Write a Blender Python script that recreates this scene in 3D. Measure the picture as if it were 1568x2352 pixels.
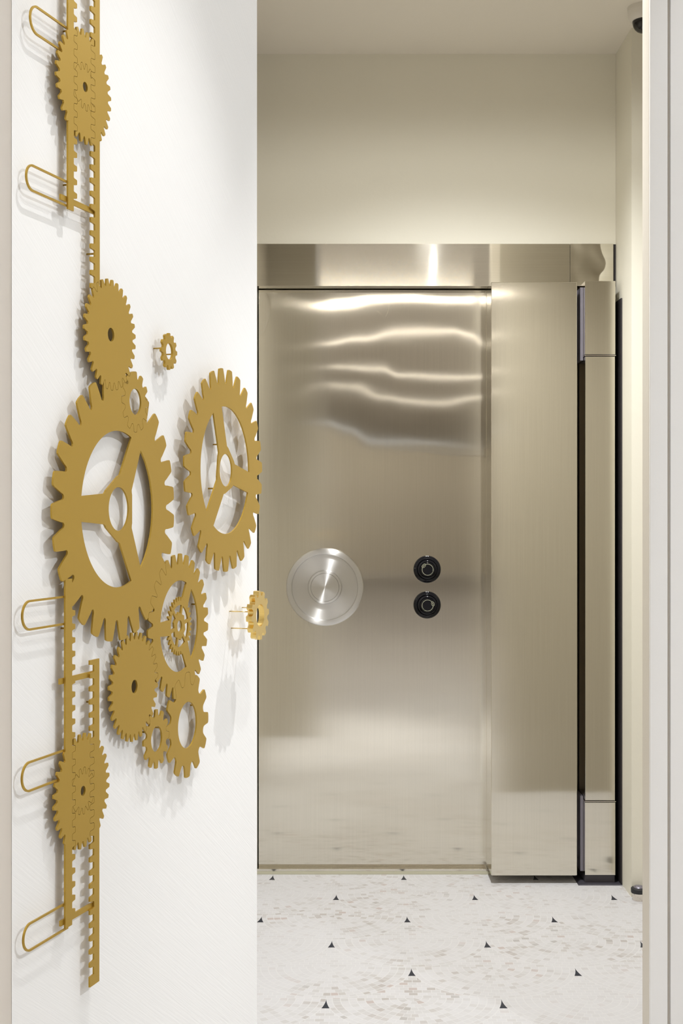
import bpy, bmesh, math, random
from mathutils import Vector, Matrix
from mathutils.geometry import tessellate_polygon
random.seed(4)
PI = math.pi
sc = bpy.context.scene
C = sc.collection
for o in list(bpy.data.objects): bpy.data.objects.remove(o)

# ------------------------------------------------------------------ camera
F = 3055.0; CX = 784.0; CY = 1176.0; HC = 1.285      # focal length in pixels, image centre, eye height
cd = bpy.data.cameras.new('camera'); cam = bpy.data.objects.new('camera', cd); C.objects.link(cam)
cd.sensor_fit = 'VERTICAL'; cd.sensor_height = 36; cd.lens = F/2352*36; cd.clip_start = .05
cam.location = (0, 0, HC); cam.rotation_euler = (PI/2, 0, 0); sc.camera = cam

# ------------------------------------------------------------------ materials
def nt(name):
    m = bpy.data.materials.new(name); m.use_nodes = True
    return m, m.node_tree.nodes, m.node_tree.links, m.node_tree.nodes['Principled BSDF']
def srgb(r, g, b):
    f = lambda c: (c/255/12.92) if c/255 <= .04045 else ((c/255+.055)/1.055)**2.4
    return (f(r), f(g), f(b), 1)
def plain(name, col, rough=.5, metal=0, bump=None, spec=.5):
    m, N, L, b = nt(name)
    b.inputs['Base Color'].default_value = col; b.inputs['Roughness'].default_value = rough
    b.inputs['Metallic'].default_value = metal; b.inputs['Specular IOR Level'].default_value = spec
    if bump:
        tc = N.new('ShaderNodeTexCoord'); n = N.new('ShaderNodeTexNoise'); bp = N.new('ShaderNodeBump')
        n.inputs['Scale'].default_value = bump[0]; bp.inputs['Distance'].default_value = bump[1]
        L.new(tc.outputs['Object'], n.inputs['Vector']); L.new(n.outputs['Fac'], bp.inputs['Height'])
        L.new(bp.outputs['Normal'], b.inputs['Normal'])
    return m
def plaster(name, col, ang, dist, var=.03):
    """painted plaster with slanting brush strokes"""
    m, N, L, b = nt(name)
    b.inputs['Roughness'].default_value = .55; b.inputs['Specular IOR Level'].default_value = .25
    tc = N.new('ShaderNodeTexCoord'); mp = N.new('ShaderNodeMapping'); n = N.new('ShaderNodeTexNoise'); bp = N.new('ShaderNodeBump')
    mp0 = N.new('ShaderNodeMapping'); mp0.inputs['Rotation'].default_value = (0, 0, -(PI/2-TH))
    mp1 = N.new('ShaderNodeMapping'); mp1.inputs['Rotation'].default_value = (0, ang, 0)
    L.new(tc.outputs['Object'], mp0.inputs['Vector']); L.new(mp0.outputs['Vector'], mp1.inputs['Vector']); L.new(mp1.outputs['Vector'], mp.inputs['Vector'])
    mp.inputs['Scale'].default_value = (12, 30, 480)
    L.new(mp.outputs['Vector'], n.inputs['Vector'])
    n.inputs['Scale'].default_value = 1; n.inputs['Detail'].default_value = 3; n.inputs['Roughness'].default_value = .6
    bp.inputs['Distance'].default_value = dist; bp.inputs['Strength'].default_value = 1
    L.new(n.outputs['Fac'], bp.inputs['Height']); L.new(bp.outputs['Normal'], b.inputs['Normal'])
    r = N.new('ShaderNodeMixRGB'); r.inputs[1].default_value = col; r.inputs[2].default_value = tuple(c*(1-var) for c in col[:3])+(1,)
    L.new(n.outputs['Fac'], r.inputs[0]); L.new(r.outputs[0], b.inputs['Base Color'])
    return m
def steel(name, col, rough, rot, aniso=1.0, wave=0, wscale=(2.2, 1, 3.2), grain=(260, 1, 3), axis='Z', gd=.00002, off=(0, 0, 0)):
    """brushed stainless: anisotropic, sheet slightly wavy, fine grain"""
    m, N, L, b = nt(name)
    b.inputs['Metallic'].default_value = 1; b.inputs['Roughness'].default_value = rough
    b.inputs['Anisotropic'].default_value = aniso; b.inputs['Anisotropic Rotation'].default_value = rot
    tg = N.new('ShaderNodeTangent'); tg.direction_type = 'RADIAL'; tg.axis = axis
    L.new(tg.outputs[0], b.inputs['Tangent'])
    tc = N.new('ShaderNodeTexCoord'); mp = N.new('ShaderNodeMapping'); mp.inputs['Scale'].default_value = grain
    n = N.new('ShaderNodeTexNoise'); n.inputs['Scale'].default_value = 1; n.inputs['Detail'].default_value = 4
    L.new(tc.outputs['Object'], mp.inputs['Vector']); L.new(mp.outputs['Vector'], n.inputs['Vector'])
    mx = N.new('ShaderNodeMixRGB'); mx.inputs[1].default_value = tuple(c*.93 for c in col[:3])+(1,); mx.inputs[2].default_value = tuple(min(1, c*1.06) for c in col[:3])+(1,)
    L.new(n.outputs['Fac'], mx.inputs[0]); L.new(mx.outputs[0], b.inputs['Base Color'])
    prev = None
    if wave:
        mp2 = N.new('ShaderNodeMapping'); mp2.inputs['Scale'].default_value = wscale; mp2.inputs['Location'].default_value = off
        n2 = N.new('ShaderNodeTexNoise'); n2.inputs['Scale'].default_value = 1; n2.inputs['Detail'].default_value = 1
        L.new(tc.outputs['Object'], mp2.inputs['Vector']); L.new(mp2.outputs['Vector'], n2.inputs['Vector'])
        bp = N.new('ShaderNodeBump'); bp.inputs['Strength'].default_value = 1; bp.inputs['Distance'].default_value = wave
        L.new(n2.outputs['Fac'], bp.inputs['Height']); L.new(bp.outputs['Normal'], b.inputs['Normal'])
    return m
def emit(name, col, st):
    m, N, L, b = nt(name)
    b.inputs['Base Color'].default_value = (.8, .8, .8, 1)
    b.inputs['Emission Color'].default_value = col; b.inputs['Emission Strength'].default_value = st
    return m

TH = math.atan(955/F); CT, ST = math.cos(TH), math.sin(TH)
WS = .617
DW = 1.0770*WS                                         # distance from eye to the plane of the left wall
WALLC = (.84, .83, .80, 1)
M = dict(
    left=plaster('white_brushed_plaster', (.835, .83, .82, 1), -.6, .00022, .03),
    front=plain('cream_white_paint', (.86, .82, .77, 1), .6, bump=(60, .0006)),
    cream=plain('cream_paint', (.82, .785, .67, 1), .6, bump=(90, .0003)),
    inner=plain('reflection_dimming_beige', (.50, .46, .385, 1), .6, bump=(80, .0003)),  # kept dark on unseen walls to dim their reflection in the steel
    ceil=plain('cream_ceiling_paint', (.84, .79, .70, 1), .7, bump=(70, .0003)),
    jamb=plain('white_jamb_paint', (.88, .87, .86, 1), .5, bump=(30, .0008)),
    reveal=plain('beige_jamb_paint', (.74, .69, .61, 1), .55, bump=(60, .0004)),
    olive=plain('olive_cream_paint', (.74, .70, .54, 1), .55, bump=(80, .0003)),
    room=plain('warm_room_paint', (.70, .65, .56, 1), .7, bump=(40, .0003)),
    brass=plain('satin_brass', (.47, .30, .045, 1), .42, .65),
    gold=plain('polished_gold', (.80, .58, .20, 1), .22, 1),
    black=plain('gloss_black_plastic', (.008, .008, .010, 1), .10, spec=.28),
    ink=plain('pale_dial_print', (.62, .62, .45, 1), .4),
    mark=plain('white_dial_marks', (.85, .87, .92, 1), .3),
    dark=plain('dark_gap_metal', (.035, .030, .032, 1), .55, .3),
    recess=plain('dark_brown_recess_metal', (.12, .095, .065, 1), .35, .8),
    plate=plain('dark_grey_painted_metal', (.075, .07, .085, 1), .45, .2),
    greyp=plain('grey_violet_metal', (.26, .245, .29, 1), .35, .6),
    rubber=plain('black_rubber', (.02, .02, .022, 1), .6),
    strip=plain('cream_threshold_stone', (.60, .58, .44, 1), .4),
    dome=plain('smoked_dome', (.010, .009, .009, 1), .06),
    white=plain('white_camera_plastic', (.74, .70, .63, 1), .4),
)
SC = (.735, .70, .61, 1)
M['leaf'] = steel('brushed_steel_door', SC, .088, 0, wave=.0003, wscale=(3, 1, 6))
M['casing'] = steel('brushed_steel_casing', SC, .10, 0, wave=.0014, wscale=(1.7, 1, 2.4), off=(5, 0, 2))
M['lintel'] = steel('brushed_steel_lintel', SC, .07, .25, wave=.0006, wscale=(5, 1, 2), grain=(3, 1, 260))
M['corner'] = steel('brushed_steel_corner', SC, .10, .25, wave=.010, wscale=(7, 1, 9), grain=(3, 1, 260), off=(3, 0, 1))
M['turned'] = steel('turned_steel', (.70, .69, .67, 1), .34, .25, aniso=.95, axis='Y', grain=(3, 3, 3))
M['edge'] = plain('polished_steel_edge', (.75, .70, .62, 1), .15, 1)

# floor: mosaic of small stones laid in fans, one black cusp stone at the head of each fan
def floor_mat():
    m, N, L, b = nt('marble_fan_mosaic')
    def mt(op, a, c=None, d=None):
        n = N.new('ShaderNodeMath'); n.operation = op
        for i, v in enumerate((a, c, d)):
            if v is None: continue
            if isinstance(v, (int, float)): n.inputs[i].default_value = v
            else: L.new(v, n.inputs[i])
        return n.outputs[0]
    tc = N.new('ShaderNodeTexCoord'); mp = N.new('ShaderNodeMapping')
    L.new(tc.outputs['Object'], mp.inputs['Vector'])
    W = .461; H = .2404
    mp.vector_type = 'TEXTURE'; mp.inputs['Location'].default_value = (.1965, 3.757, 0)
    sp = N.new('ShaderNodeSeparateXYZ'); L.new(mp.outputs[0], sp.inputs[0])
    x = mt('DIVIDE', mt('SUBTRACT', sp.outputs[0], mt('MULTIPLY', sp.outputs[1], .0241)), W)                # in fan widths; cusps at integer x on even rows
    y = mt('DIVIDE', sp.outputs[1], H)                # in rows; cusp rows at integer y
    # centres of fans sit one row nearer than their cusp: centre row j has cusp row j+1
    j = mt('CEIL', y)                                  # farther centre row
    def near(row):                                     # x offset to the nearest centre of that row
        par = mt('FLOORED_MODULO' if False else 'PINGPONG', row, 1)      # 0 even, 1 odd
        # centre row r has its cusp on row r+1, so centres are shifted with cusp parity
        sh = mt('MULTIPLY', mt('SUBTRACT', 1, par), .5)
        xs = mt('SUBTRACT', x, sh)
        k = mt('ROUND', xs)
        return mt('SUBTRACT', xs, k), k
    dx1, k1 = near(j); dy1 = mt('MULTIPLY', mt('SUBTRACT', y, j), .5)
    r1 = mt('SQRT', mt('ADD', mt('MULTIPLY', dx1, dx1), mt('MULTIPLY', dy1, dy1)))
    inn = mt('LESS_THAN', r1, .5)
    j2 = mt('SUBTRACT', j, 1); dx2, k2 = near(j2); dy2 = mt('MULTIPLY', mt('SUBTRACT', y, j2), .5)
    def sel(a, c): return mt('ADD', mt('MULTIPLY', a, inn), mt('MULTIPLY', c, mt('SUBTRACT', 1, inn)))
    dx = sel(dx1, dx2); dy = sel(dy1, dy2); row = sel(j, j2); col = sel(k1, k2)
    cy = mt('SUBTRACT', .5, dy)                        # depth below the cusp, in widths
    edge = mt('ABSOLUTE', mt('SUBTRACT', r1, .5))
    black = mt('MULTIPLY', mt('LESS_THAN', cy, .152), mt('SUBTRACT', 1, inn))
    # near half: rings round the fan's centre ; far half: straight courses
    r = mt('SQRT', mt('ADD', mt('MULTIPLY', dx, dx), mt('MULTIPLY', dy, dy)))
    up = mt('GREATER_THAN', dy, 0)
    def pick(a_, c_): return mt('ADD', mt('MULTIPLY', a_, up), mt('MULTIPLY', c_, mt('SUBTRACT', 1, up)))
    ring = pick(mt('MULTIPLY', dy, W/.0185), mt('MULTIPLY', r, W/.0215)); ri = mt('FLOOR', ring); rf = mt('SUBTRACT', ring, ri)
    ang = mt('ARCTAN2', dx, mt('MULTIPLY', dy, -1))
    cnt = mt('MAXIMUM', mt('ROUND', mt('MULTIPLY', mt('ADD', ri, .5), 1.0)), 1)
    off = mt('MULTIPLY', mt('PINGPONG', ri, 1), .5)
    ta = mt('ADD', pick(mt('MULTIPLY', dx, W/.0245), mt('MULTIPLY', ang, cnt)), off); ti = mt('FLOOR', ta); tf = mt('SUBTRACT', ta, ti)
    gr = mt('LESS_THAN', mt('MINIMUM', rf, mt('SUBTRACT', 1, rf)), .06)
    gt = mt('LESS_THAN', mt('MINIMUM', tf, mt('SUBTRACT', 1, tf)), .045)
    ge = mt('LESS_THAN', edge, .0035)
    grout = mt('MAXIMUM', mt('MAXIMUM', gr, gt), ge)
    cb = N.new('ShaderNodeCombineXYZ')
    L.new(mt('ADD', ri, mt('MULTIPLY', row, 37)), cb.inputs[0]); L.new(mt('ADD', ti, mt('ADD', mt('MULTIPLY', col, 53), mt('MULTIPLY', up, 19))), cb.inputs[1]); L.new(row, cb.inputs[2])
    wn = N.new('ShaderNodeTexWhiteNoise'); wn.noise_dimensions = '3D'; L.new(cb.outputs[0], wn.inputs[0])
    cr = N.new('ShaderNodeValToRGB'); L.new(wn.outputs[0], cr.inputs[0])
    E = cr.color_ramp; E.interpolation = 'CONSTANT'
    cols = [(0, (0.624, 0.612, 0.623)), (.22, (0.605, 0.591, 0.598)), (.48, (0.575, 0.561, 0.562)), (.70, (0.546, 0.527, 0.522)), (.84, (0.511, 0.483, 0.469)), (.925, (0.452, 0.418, 0.401)), (.965, (0.492, 0.423, 0.403)), (.985, (0.412, 0.389, 0.373))]
    E.elements[0].position = 0; E.elements[0].color = cols[0][1]+(1,)
    E.elements[1].position = cols[1][0]; E.elements[1].color = cols[1][1]+(1,)
    for p_, c_ in cols[2:]:
        e = E.elements.new(p_); e.color = c_+(1,)
    big = N.new('ShaderNodeTexNoise'); big.inputs['Scale'].default_value = 2.2; L.new(tc.outputs['Object'], big.inputs['Vector'])
    bm_ = N.new('ShaderNodeMapRange'); bm_.inputs[1].default_value = .38; bm_.inputs[2].default_value = .62; L.new(big.outputs['Fac'], bm_.inputs[0])
    m0 = N.new('ShaderNodeMixRGB'); m0.inputs[1].default_value = (0.619, 0.610, 0.623, 1)
    mr = mt('ADD', mt('MULTIPLY', bm_.outputs[0], .75), .2); L.new(mr, m0.inputs[0]); L.new(cr.outputs[0], m0.inputs[2])
    m1 = N.new('ShaderNodeMixRGB'); m1.inputs[2].default_value = (0.669, 0.661, 0.665, 1); L.new(mt('MULTIPLY', grout, .8), m1.inputs[0]); L.new(m0.outputs[0], m1.inputs[1])
    m2 = N.new('ShaderNodeMixRGB'); m2.inputs[2].default_value = (.022, .026, .040, 1); L.new(black, m2.inputs[0]); L.new(m1.outputs[0], m2.inputs[1])
    L.new(m2.outputs[0], b.inputs['Base Color'])
    b.inputs['Roughness'].default_value = .42; b.inputs['Specular IOR Level'].default_value = .22
    return m
M['floor'] = floor_mat()

# ------------------------------------------------------------------ helpers
def link(name, me, mat=None, parent=None, smooth=False):
    o = bpy.data.objects.new(name, me); C.objects.link(o)
    if mat and not me.materials: me.materials.append(mat)
    if parent: o.parent = parent
    for p in me.polygons: p.use_smooth = smooth
    return o
def tag(o, label=None, cat=None, group=None, kind=None):
    for k, v in (('label', label), ('category', cat), ('group', group), ('kind', kind)):
        if v: o[k] = v
    return o
def empty(name, loc, rz=0):
    o = bpy.data.objects.new(name, None); C.objects.link(o); o.location = loc; o.rotation_euler = (0, 0, rz); o.empty_display_size = .05
    return o
def boxes(name, bl, mat, parent=None, bevel=0, origin=None):
    """list of (x0,x1,y0,y1,z0,z1) as one mesh"""
    bm = bmesh.new(); ox, oy, oz = origin or (0, 0, 0)
    for x0, x1, y0, y1, z0, z1 in bl:
        r = bmesh.ops.create_cube(bm, size=1)
        for v in r['verts']:
            v.co = Vector(((x0+x1)/2+v.co.x*(x1-x0)-ox, (y0+y1)/2+v.co.y*(y1-y0)-oy, (z0+z1)/2+v.co.z*(z1-z0)-oz))
    if bevel: bmesh.ops.bevel(bm, geom=bm.edges[:], offset=bevel, segments=2, affect='EDGES', profile=.5)
    me = bpy.data.meshes.new(name); bm.to_mesh(me); bm.free()
    o = link(name, me, mat, parent); o.location = (ox, oy, oz)
    return o
def prism_xy(name, pts, z0, z1, mat, kind=None):
    bm = bmesh.new(); vs = [bm.verts.new((x, y, z0)) for x, y in pts]; f = bm.faces.new(vs)
    r = bmesh.ops.extrude_face_region(bm, geom=[f]); bmesh.ops.translate(bm, verts=[v for v in r['geom'] if isinstance(v, bmesh.types.BMVert)], vec=(0, 0, z1-z0))
    bmesh.ops.recalc_face_normals(bm, faces=bm.faces[:])
    me = bpy.data.meshes.new(name); bm.to_mesh(me); bm.free(); o = link(name, me, mat)
    if kind: o['kind'] = kind
    return o
def prism(polys, y0, y1):
    """polys = [outer, hole, ...] in local x,z ; extruded along y"""
    clean = []
    for p in polys:
        q = []
        for a, b in p:
            if not q or math.hypot(a-q[-1][0], b-q[-1][1]) > 4e-5: q.append((a, b))
        while math.hypot(q[0][0]-q[-1][0], q[0][1]-q[-1][1]) < 6e-5: q.pop()
        # drop points on straight runs
        r_ = [q[i] for i in range(len(q)) if abs((q[i][0]-q[i-1][0])*(q[(i+1) % len(q)][1]-q[i][1])-(q[i][1]-q[i-1][1])*(q[(i+1) % len(q)][0]-q[i][0])) > 4e-12]
        clean.append(r_)
    polys = clean
    tris = tessellate_polygon([[Vector((a, b, 0)) for a, b in p] for p in polys])
    flat = [q for p in polys for q in p]; n = len(flat)
    bm = bmesh.new()
    A = [bm.verts.new((a, y0, b)) for a, b in flat]; B = [bm.verts.new((a, y1, b)) for a, b in flat]
    for t in tris:
        try: bm.faces.new([A[i] for i in t]); bm.faces.new([B[i] for i in reversed(t)])
        except ValueError: pass
    k = 0
    for p in polys:
        m = len(p)
        for i in range(m):
            a, b = k+i, k+(i+1) % m
            bm.faces.new((A[a], A[b], B[b], B[a]))
        k += m
    bmesh.ops.recalc_face_normals(bm, faces=bm.faces[:])
    me = bpy.data.meshes.new('p'); bm.to_mesh(me); bm.free()
    return me
def booled(me, mat_world, cutters, op='DIFFERENCE'):
    """me at mat_world minus a list of (mesh, matrix)"""
    o = bpy.data.objects.new('tmp', me); C.objects.link(o); o.matrix_world = mat_world; tmp = [o]
    for cm, mw in cutters:
        c = bpy.data.objects.new('cut', cm); C.objects.link(c); c.matrix_world = mw; tmp.append(c)
        md = o.modifiers.new('b', 'BOOLEAN'); md.operation = op; md.object = c; md.solver = 'EXACT'
    bpy.context.view_layer.update()
    dg = bpy.context.evaluated_depsgraph_get()
    r = bpy.data.meshes.new_from_object(o.evaluated_get(dg))
    for t in tmp: bpy.data.objects.remove(t)
    return r
def cyl(name, p0, p1, r, mat, parent=None, seg=16, r2=None):
    p0, p1 = Vector(p0), Vector(p1); d = p1-p0
    bm = bmesh.new(); bmesh.ops.create_cone(bm, cap_ends=True, segments=seg, radius1=r, radius2=r if r2 is None else r2, depth=d.length)
    me = bpy.data.meshes.new(name); bm.to_mesh(me); bm.free()
    me.transform(Matrix.Translation((p0+p1)/2) @ d.to_track_quat('Z', 'Y').to_matrix().to_4x4())
    o = link(name, me, mat, parent)
    for p in me.polygons: p.use_smooth = len(p.vertices) == 4
    return o
def lathe(name, prof, mat, parent=None, axis='Z', seg=96, sharp=35):
    """prof = [(radius, height)]; axis Z up, or Y: height runs toward -y (the viewer)"""
    bm = bmesh.new(); rings = []
    for r, h in prof:
        if r < 1e-6: rings.append([bm.verts.new((0, 0, h))])
        else: rings.append([bm.verts.new((r*math.cos(2*PI*i/seg), r*math.sin(2*PI*i/seg), h)) for i in range(seg)])
    for a, b in zip(rings, rings[1:]):
        for i in range(seg):
            k = (i+1) % seg
            if len(a) == 1 and len(b) == 1: continue
            if len(a) == 1: bm.faces.new((a[0], b[i], b[k]))
            elif len(b) == 1: bm.faces.new((a[i], a[k], b[0]))
            else: bm.faces.new((a[i], a[k], b[k], b[i]))
    bmesh.ops.recalc_face_normals(bm, faces=bm.faces[:])
    for f in bm.faces: f.smooth = True
    for e in bm.edges:
        if len(e.link_faces) == 2 and e.calc_face_angle(0) > math.radians(sharp): e.smooth = False
    me = bpy.data.meshes.new(name); bm.to_mesh(me); bm.free()
    if axis == 'Y': me.transform(Matrix.Rotation(PI/2, 4, 'X'))
    o = bpy.data.objects.new(name, me); C.objects.link(o); me.materials.append(mat)
    if parent: o.parent = parent
    return o

# ------------------------------------------------------------------ the setting
H = 2.900
def wl(x, s=0):                                         # point on the left wall's line (or s in front of it) seen at column x
    Y = (DW-s)*F/(CT*(1739-x)); return ((x-CX)*Y/F, Y)
A = wl(27); B = wl(590)
fl = boxes('floor', [(-3.2, 3.4, -19, 5.2, -.06, 0)], M['floor']); fl['kind'] = 'structure'
ce = boxes('ceiling', [(-3.2, 3.4, -19, 5.2, H, H+.06)], M['ceil']); ce['kind'] = 'structure'
prism_xy('wall_left', [A, B, (B[0]-.02, B[1]+.06), (-.56, B[1]+.06), (-.56, A[1]+.101), (A[0]-.0003, A[1]+.101)], 0, H, M['left'], 'structure')
boxes('wall_left_front', [(-3.2, A[0]-.0005, A[1]+.001, A[1]+.10, 0, H)], M['front'])['kind'] = 'structure'
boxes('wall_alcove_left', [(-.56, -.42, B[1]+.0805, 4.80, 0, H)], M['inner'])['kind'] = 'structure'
boxes('wall_left_dim_skin', [(-.56, B[0]-.021, B[1]+.0605, B[1]+.080, 0, H)], M['inner'])['kind'] = 'structure'  # thin darker skin added so the leaf's left side mirrors less light
YW = 4.689; XR = .967
boxes('wall_back', [(-.4195, XR-.0005, YW, YW+.2, 2.2290, H)], M['cream'])['kind'] = 'structure'
boxes('wall_behind_door', [(-.4195, XR-.0005, 4.815, 4.88, 0, 2.228)], M['cream'])['kind'] = 'structure'
boxes('wall_right', [(XR, 1.72, 4.436, 4.9, 0, H)], M['cream'])['kind'] = 'structure'
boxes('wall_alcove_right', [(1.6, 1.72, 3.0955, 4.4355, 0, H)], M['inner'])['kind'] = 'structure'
# doorway jamb on the right with its flat trim
boxes('wall_right_front', [(.7470, 3.4, 3.020, 3.0745, 0, H)], M['jamb'])['kind'] = 'structure'
boxes('wall_right_dim_skin', [(.7475, 1.72, 3.0750, 3.0950, 0, H)], M['inner'])['kind'] = 'structure'  # thin darker skin added so the hinge casing mirrors less light
boxes('trim_1', [(.7002, .7395, 3.018, 3.030, 0, H), ], M['jamb'], bevel=.0008)['kind'] = 'structure'
boxes('trim_2', [(.7000, .7470, 3.030, 3.095, 0, H)], M['reveal'])['kind'] = 'structure'
# the room behind the viewer
boxes('wall_far_left', [(-3.3, -3.2, -19, A[1]+.1, 0, H)], M['room'])['kind'] = 'structure'
boxes('wall_far_right', [(3.4, 3.5, -19, 3.1, 0, H)], M['room'])['kind'] = 'structure'
boxes('wall_rear', [(-3.3, 3.5, -19.1, -19, 0, H)], M['room'])['kind'] = 'structure'

# ------------------------------------------------------------------ vault door
YB = 4.597; YL = 4.749; YH = 4.680; YS = 4.718
vd = empty('vault_door', (.11, YL, 0)); tag(vd, 'brushed steel vault door leaf with a round handwheel and two black dials', 'vault door')
def px(x, y, Y): return Vector(((x-CX)*Y/F, Y, HC+(CY-y)*Y/F))
def child(o, root):
    o.parent = root; o.location = o.location-root.location
    return o
# the thin cladding sheet is slightly buckled: slope of the sheet along five creases, as the mirrored lamps show
LD = (9.95, 12.1, 15.0, 18.0, 26.0)                    # mirrored distance of the five rows of lamps
CR = ([(560, 661), (600, 667), (640, 682), (720, 693), (790, 686), (860, 676), (940, 675), (1030, 682), (1117, 678), (1200, 680)],
      [(560, 800), (650, 792), (740, 782), (830, 770), (915, 750), (1040, 752), (1080, 765), (1117, 785), (1200, 788)],
      [(560, 845), (700, 842), (800, 835), (880, 838), (915, 857), (1000, 862), (1117, 857), (1200, 858)],
      [(560, 915), (650, 905), (740, 882), (820, 884), (880, 905), (930, 914), (1020, 917), (1117, 905), (1200, 905)],
      [(560, 985), (680, 968), (750, 968), (800, 985), (850, 1007), (950, 1011), (1050, 1015), (1200, 1018)])
def interp(T_, x):
    if x <= T_[0][0]: return T_[0][1]
    for (a, p), (b, q) in zip(T_, T_[1:]):
        if x <= b:
            t = (x-a)/(b-a); t = t*t*(3-2*t); return p+(q-p)*t
    return T_[-1][1]
def leaf_sheet():
    nx, nz = 70, 200; x0, x1, z0_, z1_ = -.2955, .53, .0165, 2.084
    bm = bmesh.new(); G_ = []
    for i in range(nx+1):
        x = x0+(x1-x0)*i/nx; ipx = CX+x*F/YL
        nodes = [(z0_-HC, 0), (-.6, 0), (.0, 0)]
        for Tt, d in zip(CR[::-1], LD[::-1]):
            zm = (CY-interp(Tt, ipx))*YL/F
            nodes.append((zm, .5*((H-HC-zm)/(d-YL)-zm/YL)))
        nodes.append((z1_-HC, nodes[-1][1]+.012))
        h = 0; col = []; pz = z0_
        for k in range(nz+1):
            z = z0_+(z1_-z0_)*k/nz
            col.append((x, h, z)); pz = z
            h += interp(nodes, z-HC+.5*(z1_-z0_)/nz)*(z1_-z0_)/nz
        G_.append(col)
    V = []
    for i, col in enumerate(G_):
        # rotate each strip so that its foot and head stay on the door plane
        V.append([bm.verts.new((x, -h if False else h, z)) for x, h, z in col])
    for i in range(nx):
        for k in range(nz): bm.faces.new((V[i][k], V[i+1][k], V[i+1][k+1], V[i][k+1]))
    bmesh.ops.recalc_face_normals(bm, faces=bm.faces[:])
    bm.normal_update()
    if bm.faces[0:1] and list(bm.faces)[0].normal.y > 0: bmesh.ops.reverse_faces(bm, faces=bm.faces[:])
    me = bpy.data.meshes.new('leaf_sheet'); bm.to_mesh(me); bm.free(); return me
SIGN = 1
leaf = link('door_leaf', leaf_sheet(), M['leaf'], None, smooth=True); leaf.location = (0, YL, 0); child(leaf, vd)
core = boxes('door_core', [(-.2950, .70, YL+.006, YL+.055, .0170, 2.0835)], M['casing'], origin=(.11, YL, 1.05)); child(core, vd)
# handwheel
wc = px(746, 1347.5, YL)
R = .1372
hw = lathe('handwheel', [(0, .018), (R*.44, .018), (R*.44, .020), (R*.845, .020), (R*.845, .023), (R*.86, .0285), (R*.955, .030), (R*.985, .028), (R, .022), (R, .004), (R*.97, 0), (0, 0)][::-1], M['turned'], axis='Y')
hw.location = wc+Vector((0, -.012, 0)); child(hw, vd)
hub = lathe('hub', [(R*.44, .017), (R*.44, .026), (R*.42, .031), (R*.37, .0315), (R*.362, .0295), (R*.355, .0310), (0, .0315)], M['turned'], axis='Y'); hub.parent = hw
st = lathe('wheel_shaft', [(0, 0), (.045, 0), (.045, .013), (0, .013)][1:3], M['turned'], axis='Y', seg=48); st.location = wc; child(st, vd)

def text_mesh(s, size):
    cu = bpy.data.curves.new('t', 'FONT'); cu.body = s; cu.size = size; cu.align_x = 'CENTER'; cu.align_y = 'CENTER'; cu.extrude = .00008; cu.resolution_u = 3
    o = bpy.data.objects.new('t', cu); C.objects.link(o); bpy.context.view_layer.update()
    me = bpy.data.meshes.new_from_object(o.evaluated_get(bpy.context.evaluated_depsgraph_get())); bpy.data.objects.remove(o); bpy.data.curves.remove(cu)
    me.materials.clear()
    return me
def merge(parts):
    bm = bmesh.new()
    for me, mw in parts:
        me = me.copy(); me.transform(mw); bm.from_mesh(me)
    r = bpy.data.meshes.new('merged'); bm.to_mesh(r); bm.free(); return r
def arc(r, a0, a1, w, t=.00016, n=48, sx=1, sz=1):
    """flat ring strip in x,z facing -y ; angles clockwise from 12 o'clock"""
    bm = bmesh.new(); L_ = []
    for i in range(n+1):
        a = math.radians(a0+(a1-a0)*i/n); s, c = math.sin(a), math.cos(a)
        L_.append([bm.verts.new(((r+d)*s*sx, y, (r+d)*c*sz)) for d, y in ((-w/2, 0), (w/2, 0), (w/2, -t), (-w/2, -t))])
    for p, q in zip(L_, L_[1:]):
        for k in range(4): bm.faces.new((p[k], p[(k+1) % 4], q[(k+1) % 4], q[k]))
    bmesh.ops.recalc_face_normals(bm, faces=bm.faces[:])
    me = bpy.data.meshes.new('arc'); bm.to_mesh(me); bm.free(); return me
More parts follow.
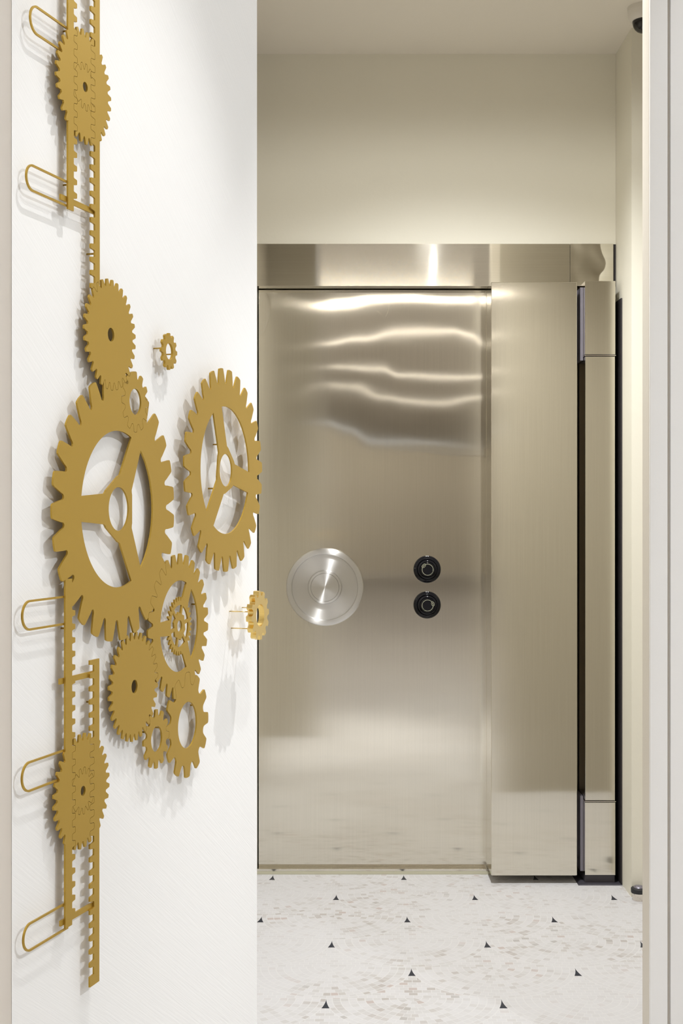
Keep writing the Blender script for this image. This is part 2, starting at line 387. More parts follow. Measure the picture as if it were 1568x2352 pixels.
def dial(pxx, pxy, logo_a, text_a):
    c = px(pxx, pxy, YL)
    # black dial: flange ring with bevel, groove, raised knob
    d = lathe('combination_dial', [(.0488, 0), (.0488, .004), (.046, .009), (.0385, .014), (.0365, .0135), (.0355, .011), (.0345, .0135), (.0340, .020), (.0285, .024), (.0270, .0235), (.0262, .0215), (.0255, .0235), (.0250, .030), (.0235, .032), (0, .032)], M['black'], axis='Y')
    d.location = c; child(d, vd)
    P_ = []; y0 = -.0321; up = Matrix.Rotation(PI/2, 4, 'X')
    r = .0195; s = 'SARGENT AND GREENLEAF'
    a = text_a
    for ch in s:
        st_ = 5.6 if ch != ' ' else 4.2
        if ch != ' ':
            aa = math.radians(a+st_/2)
            # letters stand on the ring, reading clockwise
            P_.append((text_mesh(ch, .0034), Matrix.Translation((r*math.sin(aa), y0, r*math.cos(aa))) @ Matrix.Rotation(aa, 4, 'Y') @ up))
        a += st_
    end = a
    la_ = logo_a if logo_a > end else logo_a+360
    P_.append((arc(r, end+2, la_-22, .0009), Matrix.Translation((0, y0, 0))))
    P_.append((arc(r, la_+22, text_a+358, .0009), Matrix.Translation((0, y0, 0))))
    la = math.radians(logo_a); lc = Matrix.Translation((r*math.sin(la), y0, r*math.cos(la))) @ Matrix.Rotation(la, 4, 'Y')
    P_.append((arc(.0062, 0, 360, .0009, sx=1.22, sz=.82), lc))
    P_.append((text_mesh('S&G', .0050), lc @ up))
    me = merge(P_); me.materials.clear(); o = link('dial_lettering', me, M['ink'], d); o['label'] = 'pale ring of curved lettering with an oval emblem'
    Q = []
    for dx, w, h_, zz in ((-.0036, .0015, .0022, .0465), (0, .0013, .0050, .0450), (.0036, .0015, .0022, .0465)):
        bm = bmesh.new(); bmesh.ops.create_cube(bm, size=1); m_ = bpy.data.meshes.new('q'); bm.to_mesh(m_); bm.free()
        Q.append((m_, Matrix.Translation((dx, -.0078, zz)) @ Matrix.Rotation(-.55, 4, 'X') @ Matrix.Diagonal((w, .0012, h_, 1))))
    bm = bmesh.new(); bmesh.ops.create_cube(bm, size=1); m_ = bpy.data.meshes.new('q'); bm.to_mesh(m_); bm.free()
    Q.append((m_, Matrix.Translation((0, -.0226, .0312)) @ Matrix.Rotation(-.9, 4, 'X') @ Matrix.Diagonal((.0011, .0008, .0034, 1))))
    me = merge(Q); link('index_mark', me, M['mark'], d)['label'] = 'white index marks at the top of the dial'
    return d
dial(980.5, 1307.6, 315, 74)
dial(980.4, 1389.3, 73, 181)

# frame around the leaf
lt = empty('door_lintel', (.3, YH, 2.15)); tag(lt, 'brushed steel lintel band across the top of the vault door', 'lintel')
zb, zt = 2.0800, 2.2287; xs = px(1308.5, 600, YH).x; xe = px(1408, 600, YH).x
child(boxes('lintel_panel', [(-.41, xs-.0006, YH, YH+.05, zb, zt)], M['lintel'], bevel=.0006, origin=(.25, YH, 2.15)), lt)
cp = child(boxes('corner_panel', [(xs+.0006, xe, YH-.001, YH+.05, zb, zt)], M['corner'], bevel=.0006, origin=(.86, YH, 2.15)), lt); cp['label'] = 'separate square end panel with a curved glint'
child(boxes('edge_filler', [(xe, XR, YH+.012, YH+.05, zb, zt)], M['dark'], origin=(xe, YH, 2.15)), lt)['label'] = 'black gap filler at the end'
sl = empty('door_sill', (.1, YS, 0)); tag(sl, 'low steel and cream threshold strip under the vault door', 'sill')
child(boxes('steel_strip', [(-.41, .6, YS, YL-.001, .0105, .0190), ], M['casing'], bevel=.0004, origin=(.1, YS, 0)), sl)
child(boxes('cream_strip', [(-.41, .6, YS-.003, YL+.03, .0, .0100)], M['strip'], bevel=.0004, origin=(.1, YS, 0)), sl)['label'] = 'cream strip touching the mosaic'
jb = boxes('door_jamb', [(-.41, -.2985, YS, YL+.04, .0195, zb-.001)], M['casing'], bevel=.0006, origin=(-.35, YS, 0)); tag(jb, 'narrow steel jamb at the left of the vault door, behind the plaster wall', 'jamb')

# wide hinge casing standing off the floor
hc = empty('hinge_casing', (.666, YB, 0)); tag(hc, 'wide upright brushed steel casing right of the vault door leaf', 'casing')
child(boxes('casing_shell', [(.5176, .8135, YB, YL-.0015, .0285, 2.0797)], M['casing'], bevel=.0012, origin=(.666, YB, 1.05)), hc)
# narrow hinge post
X0, X1 = .8412, .9465
hp = empty('hinge_post', (.894, YB, 0)); tag(hp, 'narrow upright steel hinge post beside the right wall of the alcove', 'post')
child(boxes('backing_plate', [(.8137, .8400, YL-.02, YL+.04, .003, 2.0797)], M['recess'], origin=(.8137, YL, 1.05)), hp)['label'] = 'dark brown recessed backing plate'
z1, z2 = 1.826, .2845
for nm, a, b_ in (('lower_section', .0300, z2-.0035), ('middle_section', z2+.0035, z1-.0035), ('upper_section', z1+.0035, 2.0835)):
    ins = .0012 if nm == 'middle_section' else 0
    child(boxes(nm, [(X0+ins, X1-ins, YB+ins, YL-.0015, a, b_)], M['casing'], bevel=.0008, origin=(.894, YB, 0)), hp)
for z in (z2, z1):
    o = child(boxes('section_ring', [(X0-.0012, X1+.0016, YB-.0022, YL-.002, z-.0012, z+.0012)], M['edge'], bevel=.0004, origin=(.894, YB, 0)), hp)
    child(boxes('section_gap', [(X0+.003, X1-.003, YB+.003, YL-.003, z-.0034, z+.0034)], M['dark'], origin=(.894, YB, 0)), hp)
child(boxes('plinth', [(X0+.001, X1-.001, YB+.010, YL-.002, .0025, .0296)], M['plate'], origin=(.894, YB, 0)), hp)['label'] = 'dark painted plinth'
fpl = boxes('base_plate', [(.0, 1, 0, 1, 0, 1)], M['plate']); bpy.data.objects.remove(fpl)
me = bpy.data.meshes.new('base_plate')
pts = [px(1325, 1176, YB-.018).x, XR-.0005]
me.from_pydata([(.8150, YB-.022, 0), (.9665, YB-.022, 0), (.9665, YL, 0), (.8150, YL, 0), (.8190, YB-.018, .0024), (.9650, YB-.018, .0024), (.9650, YL, .0024), (.8190, YL, .0024)], [],
               [(3, 2, 1, 0), (4, 5, 6, 7), (0, 1, 5, 4), (1, 2, 6, 5), (2, 3, 7, 6), (3, 0, 4, 7)])
me.transform(Matrix.Translation((-.894, -YB, 0))); link('base_plate', me, M['plate'], hp)['label'] = 'dark thin plate on the floor'
for za, zz in ((1.812, 2.066), (.036, .296)):
    hb = child(boxes('hinge_bracket', [(X0-.0205, X0-.0112, YL-.06, YL-.021, za, zz), (X0-.0112, X0-.0004, YB+.03, YL-.021, za, zz)], M['greyp'], bevel=.0006, origin=(X0, YL, 0)), hp)
    for k in (0, 1):
        z = za+.03 if k else zz-.03
        for xx in (X0-.015, ):
            b_ = cyl('bolt', (xx, YL-.063, z), (xx, YL-.059, z), .0035, M['plate'], None, 12); b_.parent = hb; b_.location = (-X0, -YL, 0)
# thin dark sheet lying on the right wall
me_ = boxes('side_sheet', [(XR-.0050, XR-.0002, YB-.015, YH+.005, .0030, 2.022)], M['dark'], bevel=.0004, origin=(XR, YB, 0)); tag(me_, 'tall thin dark sheet on the alcove wall right of the hinge post', 'plate')

# ------------------------------------------------------------------ dome camera and door stop
dc = px(1479, 17, 1.0); Yd = (H-HC)*F/(CY-17)
cv = empty('security_camera', ((1480-CX)*Yd/F, Yd, H)); tag(cv, 'white ceiling dome camera with a smoked bubble, half behind the right jamb', 'security camera')
o = lathe('camera_base', [(0, 0), (.0545, 0), (.0545, -.0120), (.0538, -.0125), (.0538, -.0135), (.0535, -.026), (.046, -.040), (.0405, -.0445), (.0385, -.0445), (0, -.0435)], M['white']); o.parent = cv
o = lathe('camera_dome', [(.0385, -.0440), (.0385, -.050), (.0360, -.060), (.0310, -.0690), (.0230, -.0760), (.0125, -.0800), (0, -.0812)], M['dome']); o.parent = cv
o = lathe('lens', [(0, -.079), (.0, -.079)][:1]+[(.008, -.0795), (.0075, -.0815), (0, -.0818)], M['black']); o.parent = cv
Ys = HC*F/(2067-CY)
ds = empty('door_stop', ((1467-CX)*Ys/F, Ys, 0)); tag(ds, 'small floor door stop with black rubber ring at the alcove corner', 'door stop')
o = lathe('post', [(0, 0), (.0205, 0), (.0210, .001), (.0210, .024), (0, .024)], M['edge']); o.parent = ds
o = lathe('rubber_ring', [(.0205, .0235), (.0255, .0245), (.0265, .027), (.0265, .0385), (.0250, .0405), (.0185, .0410), (.018, .040)], M['rubber']); o.parent = ds
o = lathe('cap', [(.0182, .039), (.0180, .0430), (.0150, .0462), (.0080, .0480), (0, .0485)], M['greyp']); o.parent = ds

# ------------------------------------------------------------------ gear sculpture on the left wall
RZ = PI/2-TH
def at(x, y, s):
    """point s metres in front of the left wall, seen at image column x, row y"""
    X, Y = wl(x, s); return Vector((X, Y, HC+(CY-y)*Y/F))
def sc_at(x, s): return wl(x, s)[1]/F                   # metres per pixel (vertical) there
def gear_poly(n, R, r, phase, tip=.22, sh=.34, fills=(), grow=0.0, rnd=.04):
    """toothed outline; fills = angle ranges (deg) where the blank is left uncut"""
    P_ = []; p = 2*PI/n
    def filled(a):
        d = math.degrees(a)
        for lo, hi in fills:
            if ((d-lo) % 360) <= ((hi-lo) % 360): return True
        return False
    for k in range(n):
        c = math.radians(phase)+k*p
        seq = [(-tip, R*(1-rnd*.6)), (-tip+.035, R*(1-rnd*.12)), (-tip+.09, R), (0, R*1.002), (tip-.09, R), (tip-.035, R*(1-rnd*.12)), (tip, R*(1-rnd*.6)), (sh, r+.30*(R-r))]
        for t in (-.75, -.45, 0, .45, .75):
            w = .5-sh; seq.append((.5+t*w, r+.30*(R-r)*(1-math.sqrt(1-t*t))))
        seq.append((1-sh, r+.30*(R-r)))
        for a, rr in seq:
            an = c+a*p
            if filled(an): rr = R*1.0
            P_.append((rr*math.cos(an), rr*math.sin(an)))
    if grow: P_ = offset(P_, grow)
    return P_
def offset(P_, g):
    n = len(P_); out = []
    for i in range(n):
        a, b, c = Vector(P_[i-1]), Vector(P_[i]), Vector(P_[(i+1) % n])
        d1 = (b-a); d2 = (c-b)
        if d1.length < 1e-9 or d2.length < 1e-9: out.append(tuple(b)); continue
        n1 = Vector((d1.y, -d1.x)).normalized(); n2 = Vector((d2.y, -d2.x)).normalized()
        m_ = n1+n2
        if m_.length < .2: out.append(tuple(b+n1*g)); continue
        m_.normalize(); out.append(tuple(b+m_*(g/max(.45, m_.dot(n1)))))
    return out
def circ(r, n=72, cx=0, cz=0): return [(cx+r*math.cos(-2*PI*i/n), cz+r*math.sin(-2*PI*i/n)) for i in range(n)]
def spoke_holes(R, angs, rim=.593, half=9.0, ri=.252, ih=30.0):
    """windows between spokes: arc outside, straight sides, flat-ended inside"""
    H_ = []; angs = sorted(angs)
    for i, a in enumerate(angs):
        b = angs[(i+1) % len(angs)]
        if b <= a: b += 360
        p = [(rim*R*math.cos(math.radians(t)), rim*R*math.sin(math.radians(t))) for t in [a+half+(b-a-2*half)*k/28 for k in range(29)]]
        # inner corners, slightly rounded
        for q, w in ((b-ih, -1), (a+ih, 1)):
            for dd, rr in ((-4*w, ri*1.035), (0, ri*1.0), (4*w, ri*.99))[::1] if w < 0 else ((4*w, ri*.99), (0, ri*1.0), (-4*w, ri*1.035)):
                p.append((rr*R*math.cos(math.radians(q+dd)), rr*R*math.sin(math.radians(q+dd))))
        H_.append(p[::-1])
    return H_
def mw_at(loc): return Matrix.Translation(loc) @ Matrix.Rotation(RZ, 4, 'Z')
T = .0032*WS                                               # plate thickness
S0 = .0175*WS                                              # front of the main plates above the wall
GAP = .00075*WS
def place(o, loc): o.location = loc; o.rotation_euler = (0, 0, RZ)
def pins(o, pts, depth, r=.0016*WS, mat=None, start=T):
    """thin studs from the back of the plate to the wall, local x,z positions"""
    for a, b in pts:
        cyl('mounting_pin', (a, start-.0005, b), (a, depth+.001, b), r, mat or M['brass'], o, 10)
def P3(x, y, s=S0): return at(x, y, s)

GD = {}   # key: centre, outline params (metres)
def gdef(key, x, y, R, r, n, ph, s=S0, **kw):
    k = sc_at(x, s); GD[key] = dict(loc=at(x, y, s), R=R*k, r=r*k, n=n, ph=ph, kw=kw, k=k, s=s)
gdef('main', 273.0, 1169.2, 303, 254, 27, -5.6, tip=.25, sh=.37)
gdef('right', 518.9, 1080.1, 233, 198, 27, 3.6, s=.026*WS, tip=.24, sh=.37)
gdef('mid', 412.5, 1438.0, 166.5, 141, 27, -5.3, tip=.24, sh=.36)
gdef('inner', 412.5, 1438.0, 67.5, 57.5, 32, 0, tip=.17, sh=.33)
gdef('upper_disc', 255.0, 768.6, 127, 110, 31, -6.5, tip=.20, sh=.33)
gdef('lower_disc', 308.9, 1577.0, 125.5, 108, 32, -5.5, tip=.20, sh=.33)
gdef('low', 430.8, 1665.2, 120.5, 92, 12, 0, tip=.21, sh=.29)
gdef('lowsmall', 359.8, 1697.3, 68.0, 51.5, 12, 0, tip=.19, sh=.29)
gdef('small', 311.0, 922.8, 69.5, 52.5, 12, 0, tip=.20, sh=.29)
gdef('topplate', 194.9, 199.3, 130.5, 114, 32, 4.3, tip=.19, sh=.32)
gdef('botplate', 190.2, 1816.6, 132, 115, 32, -5.4, tip=.19, sh=.32)
gdef('toppin', 195.9, 199.8, 53.5, 38.5, 15, 13, tip=.17, sh=.30)
gdef('botpin', 190.9, 1816.4, 53.5, 38.5, 15, 10, tip=.17, sh=.30)
gdef('tiny', 389.3, 807.3, 42.3, 33.5, 12, 0, s=.0215*WS, tip=.21, sh=.30)
gdef('thick', 597.8, 1413.2, 56.5, 45, 12, 5, s=.057*WS, tip=.21, sh=.30)
def outline(k, fills=(), grow=0): g = GD[k]; return gear_poly(g['n'], g['R'], g['r'], g['ph'], fills=fills, grow=grow, **g['kw'])
def cutter(k, fills=(), grow=GAP): return (prism([outline(k, fills, grow)], -.004, T+.004), mw_at(GD[k]['loc']))
def make_gear(k, name, holes=(), fills=(), cut=(), t=T, mat=None, bevel=.00035):
    g = GD[k]; me = prism([outline(k, fills)]+list(holes), 0, t)
    if cut:
        me = booled(me, mw_at(g['loc']), cut)
    o = link(name, me, mat or M['brass']); place(o, g['loc'])
    return o

# toothed racks --------------------------------------------------------
def rack_poly(xl, xv, xt, zs, ztop, zbot, ref, endcap=()):
    """outline in metres relative to the reference point; xl plain edge, xv tooth valley, xt tooth tip; zs tooth centres; pitch p"""
    R0, (cx, cz) = None, (0, 0)
    return None
def U(x, s=S0): return wl(x, s)[1]/CT                    # distance along the wall
def Z(x, y, s=S0): return at(x, y, s).z
UR = {}
def rack(name, xl, xv, xt, ytop, ybot, y0, pitch_px, kmin, kmax, skip=(), cut=(), end=None, refy=1176):
    """ytop/ybot=(x,y) points on the end edges; tooth k is centred on row y0+k*pitch at column xt"""
    ul, uv_, ut = U(xl), U(xv), U(xt); zt_, zb_ = Z(*ytop), Z(*ybot)
    loc = at((xl+xv)/2, CY, S0); u0 = U((xl+xv)/2); loc.z = (zt_+zb_)/2; z0 = loc.z
    p = pitch_px*sc_at(xt, S0); edge = []
    for k in range(kmin, kmax+1):
        if k in skip: continue
        zc = Z(xt, y0+k*pitch_px)
        tooth = [(-.30, 0), (-.245, .12), (-.215, .45), (-.20, .80), (-.17, .96), (-.13, 1), (.13, 1), (.17, .96), (.20, .80), (.215, .45), (.245, .12), (.30, 0)]
        for a, d in tooth: edge.append((uv_+(ut-uv_)*d, zc-a*p))
    edge = [e for e in edge if zb_+.0003 < e[1] < zt_-.0003]      # top to bottom
    top_u = ut if end in ('top', 'both') else uv_; bot_u = ut if end in ('bottom', 'both') else uv_
    poly = [(ul, zt_), (top_u, zt_)]
    if end in ('top', 'both'): poly += [(ut, zt_-.34*p), (uv_, zt_-.42*p)]; edge = [e for e in edge if e[1] < zt_-.43*p]
    if end in ('bottom', 'both'): edge = [e for e in edge if e[1] > zb_+.83*p]
    poly += edge
    if end in ('bottom', 'both'): poly += [(uv_, zb_+.82*p), (ut, zb_+.78*p)]
    poly += [(bot_u, zb_), (ul, zb_)]
    poly = [(a-u0, b-z0) for a, b in poly]
    area = sum(poly[i-1][0]*poly[i][1]-poly[i][0]*poly[i-1][1] for i in range(len(poly)))
    if area < 0: poly = poly[::-1]
    UR[name] = dict(poly=poly, loc=loc)
    return poly, loc
def rack_cutter(key, grow=GAP, teeth=+1):
    r = UR[key]; P_ = offset(r['poly'], grow)
    # the plain edge gets no gap
    lo = min(a for a, b in r['poly']); hi = max(a for a, b in r['poly'])
    if teeth > 0: P_ = [(max(a, lo), b) for a, b in P_]
    else: P_ = [(min(a, hi), b) for a, b in P_]
    return (prism([P_], -.003, T+.003), mw_at(r['loc']))
rack('LU', 156.6, 169.6, 177.2, (170, -60), (173.5, 487), 14.8, 31.16, -3, 14)
rack('RU', 229.2, 218.5, 209.0, (218, -60), (209, 672), 18.0, 30.34, -3, 21)
rack('LL', 150.6, 165.8, 173.0, (151, 1330), (155, 2130.6), 1469.6, 31.08, -5, 20)
rack('LR', 228.2, 216.4, 207.0, (207.9, 1516.8), (207.5, 2268), 1583, 30.25, -1, 21, end='both')
def make_rack(key, label, cut=()):
    r = UR[key]; me = prism([r['poly']], 0, T)
    if cut: me = booled(me, mw_at(r['loc']), cut)
    o = link('toothed_rack', me, M['brass']); place(o, r['loc']); tag(o, label, 'rack', 'toothed brass racks'); return o
o = make_rack('LU', 'upper left toothed brass bar, its teeth facing right, ending at a crossbar'); pins(o, [(a_*WS, b_*WS) for a_, b_ in [(.006, .1), (.006, -.15)]], S0)
o = make_rack('RU', 'long upper right toothed brass bar, teeth facing left, running down onto the upper solid disc', [cutter('upper_disc')]); pins(o, [(a_*WS, b_*WS) for a_, b_ in [(-.005, .1), (-.005, -.2)]], S0)
o = make_rack('LL', 'long lower left toothed brass bar hanging from the largest gear', [cutter('main', grow=0)]); pins(o, [(a_*WS, b_*WS) for a_, b_ in [(.006, .2), (.006, -.25)]], S0)
o = make_rack('LR', 'lower right toothed brass bar that reaches lowest on the wall', []); pins(o, [(a_*WS, b_*WS) for a_, b_ in [(-.003, .2), (-.003, -.15)]], S0)

# gears ------------------------------------------------------------------
def frac_pins(k, fr, angs): g = GD[k]; return [(g['R']*fr*math.cos(math.radians(a)), g['R']*fr*math.sin(math.radians(a))) for a in angs]
g = GD['main']
o = make_gear('main', 'gear', [circ(g['R']*.166)]+spoke_holes(g['R'], [60, 180, 300]), fills=[(-57, -30), (73.0, 84.0), (84, 100)],
              cut=[cutter('upper_disc'), cutter('small'), cutter('mid')])
tag(o, 'largest brass gear with three spokes, left of centre on the white wall', 'gear', 'gears of the wall sculpture'); pins(o, frac_pins('main', .72, (20, 150, 270)), S0)
g = GD['right']
o = make_gear('right', 'gear', [circ(g['R']*.161)]+spoke_holes(g['R'], [-10, 110, 230], rim=.628, half=9.8, ri=.235))
tag(o, 'second largest three-spoked brass gear, at the wall end overlapping the vault door', 'gear', 'gears of the wall sculpture')
wf = [at(489, 1021, 0), at(478, 1122, 0), at(520, 1089, 0)]
inv = mw_at(g['loc']).inverted(); pins(o, [((inv @ q).x, (inv @ q).z) for q in wf[:2]]+frac_pins('right', .45, (-10,)), g['s'])
g = GD['mid']
ic = (prism([outline('inner', grow=0)], -.004, T+.004), mw_at(GD['inner']['loc']))
o = make_gear('mid', 'gear', spoke_holes(g['R'], [60, 180, 300], rim=.63, half=8.5, ri=.25), fills=[(-99, -55), (190, 222)], cut=[cutter('lower_disc'), ic, cutter('low')])
tag(o, 'three-spoked brass gear below the largest gear, with a finer spoked wheel at its centre', 'gear', 'gears of the wall sculpture'); pins(o, frac_pins('mid', .74, (20, 150, 270)), S0)
# fine wheel let into the middle of that gear
gi = GD['inner']; k = gi['k']
hol = []
for i in range(6):
    a0 = 12+60*i; a1 = a0+60
    p = [(48.5*k*math.cos(math.radians(t)), 48.5*k*math.sin(math.radians(t))) for t in [a0+4.5+51*q/10 for q in range(11)]]
    p += [(29*k*math.cos(math.radians(a1-8)), 29*k*math.sin(math.radians(a1-8))), (33.5*k*math.cos(math.radians((a0+a1)/2)), 33.5*k*math.sin(math.radians((a0+a1)/2))), (29*k*math.cos(math.radians(a0+8)), 29*k*math.sin(math.radians(a0+8)))]
    hol.append(p[::-1])
me = prism([outline('inner'), circ(13.5*k, 40)]+hol, 0, T*1.0)
oi = link('inner_wheel', me, M['brass'], o); oi['label'] = 'finer toothed wheel with six thin spokes at the centre'
g = GD['upper_disc']
o = make_gear('upper_disc', 'gear', [circ(15.7*g['k'], 48)]); tag(o, 'solid brass toothed disc above the largest gear', 'gear', 'gears of the wall sculpture'); pins(o, frac_pins('upper_disc', .6, (90, 210, 330)), S0)
g = GD['lower_disc']
o = make_gear('lower_disc', 'gear', [circ(15.4*g['k'], 48)]); tag(o, 'solid brass toothed disc below the largest gear', 'gear', 'gears of the wall sculpture'); pins(o, frac_pins('lower_disc', .6, (90, 210, 330)), S0)
g = GD['low']
o = make_gear('low', 'gear', [circ(53*g['k'], 64)], fills=[(52, 128)] if False else (), cut=[cutter('lowsmall', grow=.0003)]); tag(o, 'coarse-toothed brass gear lowest in the cluster, with a wide round hole', 'gear', 'gears of the wall sculpture'); pins(o, frac_pins('low', .6, (30, 150, 270)), S0)
g = GD['lowsmall']
o = make_gear('lowsmall', 'gear', [circ(29.5*g['k'], 48)], cut=[cutter('lower_disc')]); tag(o, 'small open brass gear between the lower solid disc and the coarse gear', 'gear', 'gears of the wall sculpture'); pins(o, frac_pins('lowsmall', .6, (30, 150, 270)), S0)
g = GD['small']
o = make_gear('small', 'gear', [circ(30*g['k'], 48)], fills=[(95, 148)], cut=[cutter('upper_disc')]); tag(o, 'small open-centred brass gear set into the upper edge of the largest gear', 'gear', 'gears of the wall sculpture'); pins(o, frac_pins('small', .6, (60, 180, 300)), S0)
# plates crossed by the racks
PL = {}
for key, pk, rl, rr, lab, lab2 in (('topplate', 'toppin', 'LU', 'RU', 'solid brass gear at the top of the wall, crossed by two toothed bars', 'small pinion outlined in the middle of the top gear'),
                               ('botplate', 'botpin', 'LL', 'LR', 'solid brass gear at the bottom left, crossed by two toothed bars', 'small pinion outlined in the middle of the bottom left gear')):
    fl_ = [(-35.01, 37.01), (132.99, 229.01)] if pk == 'toppin' else [(-38.01, 34.01), (129.99, 226.01)]
    rc = [rack_cutter(rl, teeth=+1), rack_cutter(rr, teeth=-1)]
    o = make_gear(key, 'gear', cut=rc+[cutter(pk, fills=fl_)])
    tag(o, lab, 'gear', 'gears of the wall sculpture'); pins(o, frac_pins(key, .7, (90, 270)), S0)
    g = GD[pk]
    me = booled(prism([outline(pk, fl_), circ(11.3*g['k'], 40)], 0, T), mw_at(g['loc']), rc)
    pn = link('pinion', me, M['brass'], o); pn.location = mw_at(GD[key]['loc']).inverted() @ g['loc']
    pn['label'] = lab2

# free-standing small gears on studs
g = GD['tiny']
o = make_gear('tiny', 'gear', [circ(19.3*g['k'], 40)], t=.0045*WS); tag(o, 'tiny brass gear standing off the wall right of the upper solid disc', 'gear', 'gears of the wall sculpture')
pins(o, frac_pins('tiny', .72, (172, -5)), g['s'], .0013*WS, start=.0045*WS)
g = GD['thick']
o = make_gear('thick', 'gear', [circ(25.5*g['k'], 48)], t=.0125*WS, mat=M['gold']); tag(o, 'thick shiny gold gear on long studs at the end of the wall', 'gear', 'gears of the wall sculpture')
pins(o, frac_pins('thick', .72, (165, 20, 225)), g['s'], .0011*WS, M['gold'], start=.0125*WS)

# crossbars behind the racks
def bar(x0, x1, yt, yb, label):
    s = S0-T-.0001; a, b = at(x0, CY, s), at(x1, CY, s); zt_ = Z(*yt, s); zb_ = Z(*yb, s); c = (a+b)/2; w = (b-a).length/2; c.z = (zt_+zb_)/2; h = (zt_-zb_)/2
    o = link('crossbar', prism([[(-w, -h), (w, -h), (w, h), (-w, h)]], 0, T), M['brass']); place(o, c); tag(o, label, 'bar', 'brass crossbars'); pins(o, [(-w*.2, 0)], s)
bar(140, 220, (168.4, 458), (174.7, 473.5), 'upper brass crossbar between the toothed bars')
bar(138, 222, (165.8, 1552.6), (165.8, 1565.6), 'middle brass crossbar below the largest gear')
bar(139.7, 222, (173, 2096), (174.6, 2107.5), 'lowest brass crossbar under the bottom left gear')
# long loops like paper clips, open ends tucked behind the left bars
def loop(top, bot, xl, xr, label):
    s = S0-T-.0001; zt_ = Z(*top, s); zb_ = Z(*bot, s); R_ = (zt_-zb_)/2; w = 4.8*sc_at(110, s)
    u1 = U(xr, s); ul = U(xl, s); c = at(xr, CY, s); c.z = (zt_+zb_)/2
    L0 = ul-u1; pts = [(0, R_)]
    Ro = R_+w/2
    uc = L0+Ro
    mid = [(0, R_)]+[(uc+R_*math.cos(math.radians(a)), R_*math.sin(math.radians(a))) for a in range(90, 271, 6)]+[(0, -R_)]
    def side(d):
        out = [(0, R_+d)]
        out += [(uc+(R_+d)*math.cos(math.radians(a)), (R_+d)*math.sin(math.radians(a))) for a in range(90, 271, 6)]
        return out+[(0, -R_-d)]
    o = link('wire_loop', prism([side(w/2)+side(-w/2)[::-1]], 0, .0026*WS), M['brass']); place(o, c); tag(o, label, 'loop', 'long brass loops left of the bars')
loop((157, 66), (150, 121.5), 69.5, 160, 'topmost brass loop, behind the top gear')
loop((154, 417.5), (155, 473), 60.5, 160, 'brass loop beside the upper crossbar')
loop((151.8, 1370.5), (151.8, 1432.7), 51.3, 156, 'brass loop just under the left edge of the largest gear')
loop((150, 1723), (140, 1789.3), 50.5, 158, 'brass loop at the upper left of the bottom left gear')
loop((153.7, 2074), (155, 2131.5), 53.7, 157, 'lowest brass loop beside the lowest crossbar')

# ------------------------------------------------------------------ lights
def spot(name, loc, target, e, size=70, r=.012, col=(1, .96, .9), blend=.5):
    l = bpy.data.lights.new(name, 'SPOT'); l.energy = e; l.spot_size = math.radians(size); l.spot_blend = blend; l.shadow_soft_size = r; l.color = col
    o = bpy.data.objects.new(name, l); C.objects.link(o); o.location = loc
    o.rotation_euler = (Vector(target)-Vector(loc)).to_track_quat('-Z', 'Y').to_euler(); return o
def wp(Y, dn, z=H-.03):                                # ceiling point dn in front of the left wall's plane
    u = Y/CT; p = Vector((ST*u-CT*DW+CT*0, CT*u+ST*DW, 0))
    # point of the wall at distance Y from the eye plane
    X = Y*math.tan(TH)-DW/CT
    return (X+CT*dn, Y-ST*dn, z)
def wall_pt(Y, z): return (Y*math.tan(TH)-DW/CT, Y, z)
spot('ceiling_or_fill_spot', wp(2.25, .46), wall_pt(2.0, 0.), 140, 43, .004, col=(1, 1, 1), blend=.9)
spot('ceiling_or_fill_spot', wp(1.50, .52), wall_pt(1.45, .0), 50, 43, .004, col=(1, 1, 1), blend=.6)
spot('ceiling_or_fill_spot', (.585, .90, H-.03), wall_pt(1.4, .6), 18, 60, .010, col=(1, 1, .99), blend=1)
spot('ceiling_or_fill_spot', (.40, 3.30, H-.10), (.40, 3.30, 0), 18, 175, .06, col=(.98, .98, .96), blend=.2)  # wide weak fill added to lift the alcove's upper back wall
spot('ceiling_or_fill_spot', (.40, 3.72, H-.02), (.40, 3.85, 0), 225, 129, .05, col=(.96, .98, 1), blend=1)
for X_, Y_, e_, r_ in ((1.35, 2.55, 32, .10), (.22, .7, 4, .22), (.585, .9, 4, .02), (2.1, .9, 185, .10), (-1.05, -.1, 40, .08)):  # downlights added as soft fill and for the lintel's bright bands
    spot('added_downlight', (X_, Y_, H-.02), (X_, Y_, 0), e_, 168, r_, (.90, .95, 1), .6)
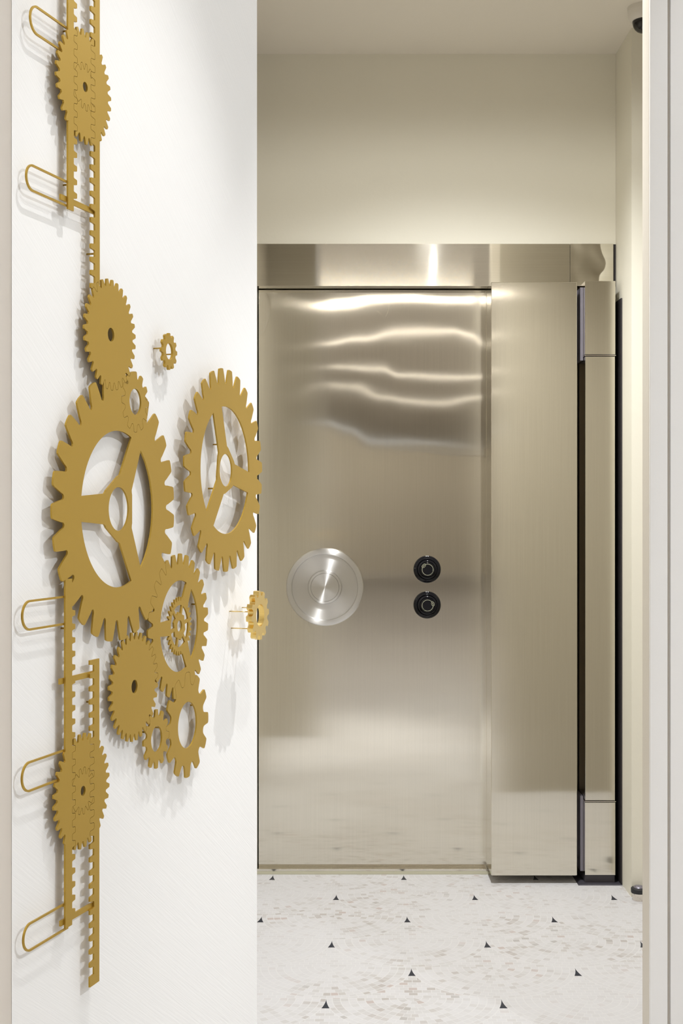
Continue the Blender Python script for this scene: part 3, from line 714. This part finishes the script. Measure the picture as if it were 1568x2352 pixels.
for X_, Y_, e_ in ((-1.4, -1.5, 70), (2.4, -1.5, 45), (-1.9, -4, 80), (3.0, -4, 50), (-2.2, -6.5, 80), (3.0, -9.5, 80), (-2.6, -12, 100)):  # unseen downlights added to brighten the room mirrored in the door
    spot('added_downlight', (X_, Y_, H-.02), (X_, Y_, 0), e_, 150, .03, (1, .97, .93), .6)
for X_, Y_, Z_ in ((-1.6, -16.5, 1.5), (.4, -16.5, 1.5), (2.2, -16.5, 1.5)):  # unseen spots added to brighten the rear wall the door mirrors
    spot('rear_wall_fill', (X_, Y_, H-.05), (X_, -19, Z_), 80, 120, .05, (1, .96, .9), .6)

LM = 2*YL
def lamp(Y, x0, x1, st, label, col=(1, .93, .84, 1), w=.05):
    o = empty('linear_lamp', ((x0+x1)/2, Y, H)); tag(o, label, 'ceiling lamp', 'ceiling lamps mirrored in the vault door')
    child(boxes('lamp_housing', [(x0-.01, x1+.01, Y-w/2-.01, Y+w/2+.01, H-.030, H-.0005)], M['white'], origin=((x0+x1)/2, Y, H)), o)
    child(boxes('diffuser', [(x0, x1, Y-w/2, Y+w/2, H-.036, H-.0302)], emit('lamp_glow', col, st), origin=((x0+x1)/2, Y, H)), o)
lamp(LM-9.95, -1.1, .96, 46, 'ceiling lamp mirrored as the brightest streak at the head of the vault door', w=.03)
lamp(LM-12.1, -.25, 2.15, 8, 'ceiling lamp mirrored as the second streak on the vault door', w=.03)
lamp(LM-15.0, 0, 1.8, 8, 'ceiling lamp mirrored as the third streak on the vault door', w=.04)
lamp(LM-18.0, -.1, 2.2, 8, 'ceiling lamp mirrored as the fourth streak on the vault door', w=.05)
lamp(LM-26.0, -.7, 2.3, 5, 'ceiling lamp mirrored as the faint bluish lowest streak on the vault door', (.80, .88, 1, 1), w=.08)

w = bpy.data.worlds.new('world'); sc.world = w; w.use_nodes = True
w.node_tree.nodes['Background'].inputs[0].default_value = (.9, .92, 1, 1); w.node_tree.nodes['Background'].inputs[1].default_value = .3

sc.view_settings.view_transform = 'Standard'; sc.view_settings.look = 'None'; sc.view_settings.gamma = 1; sc.view_settings.exposure = -.04
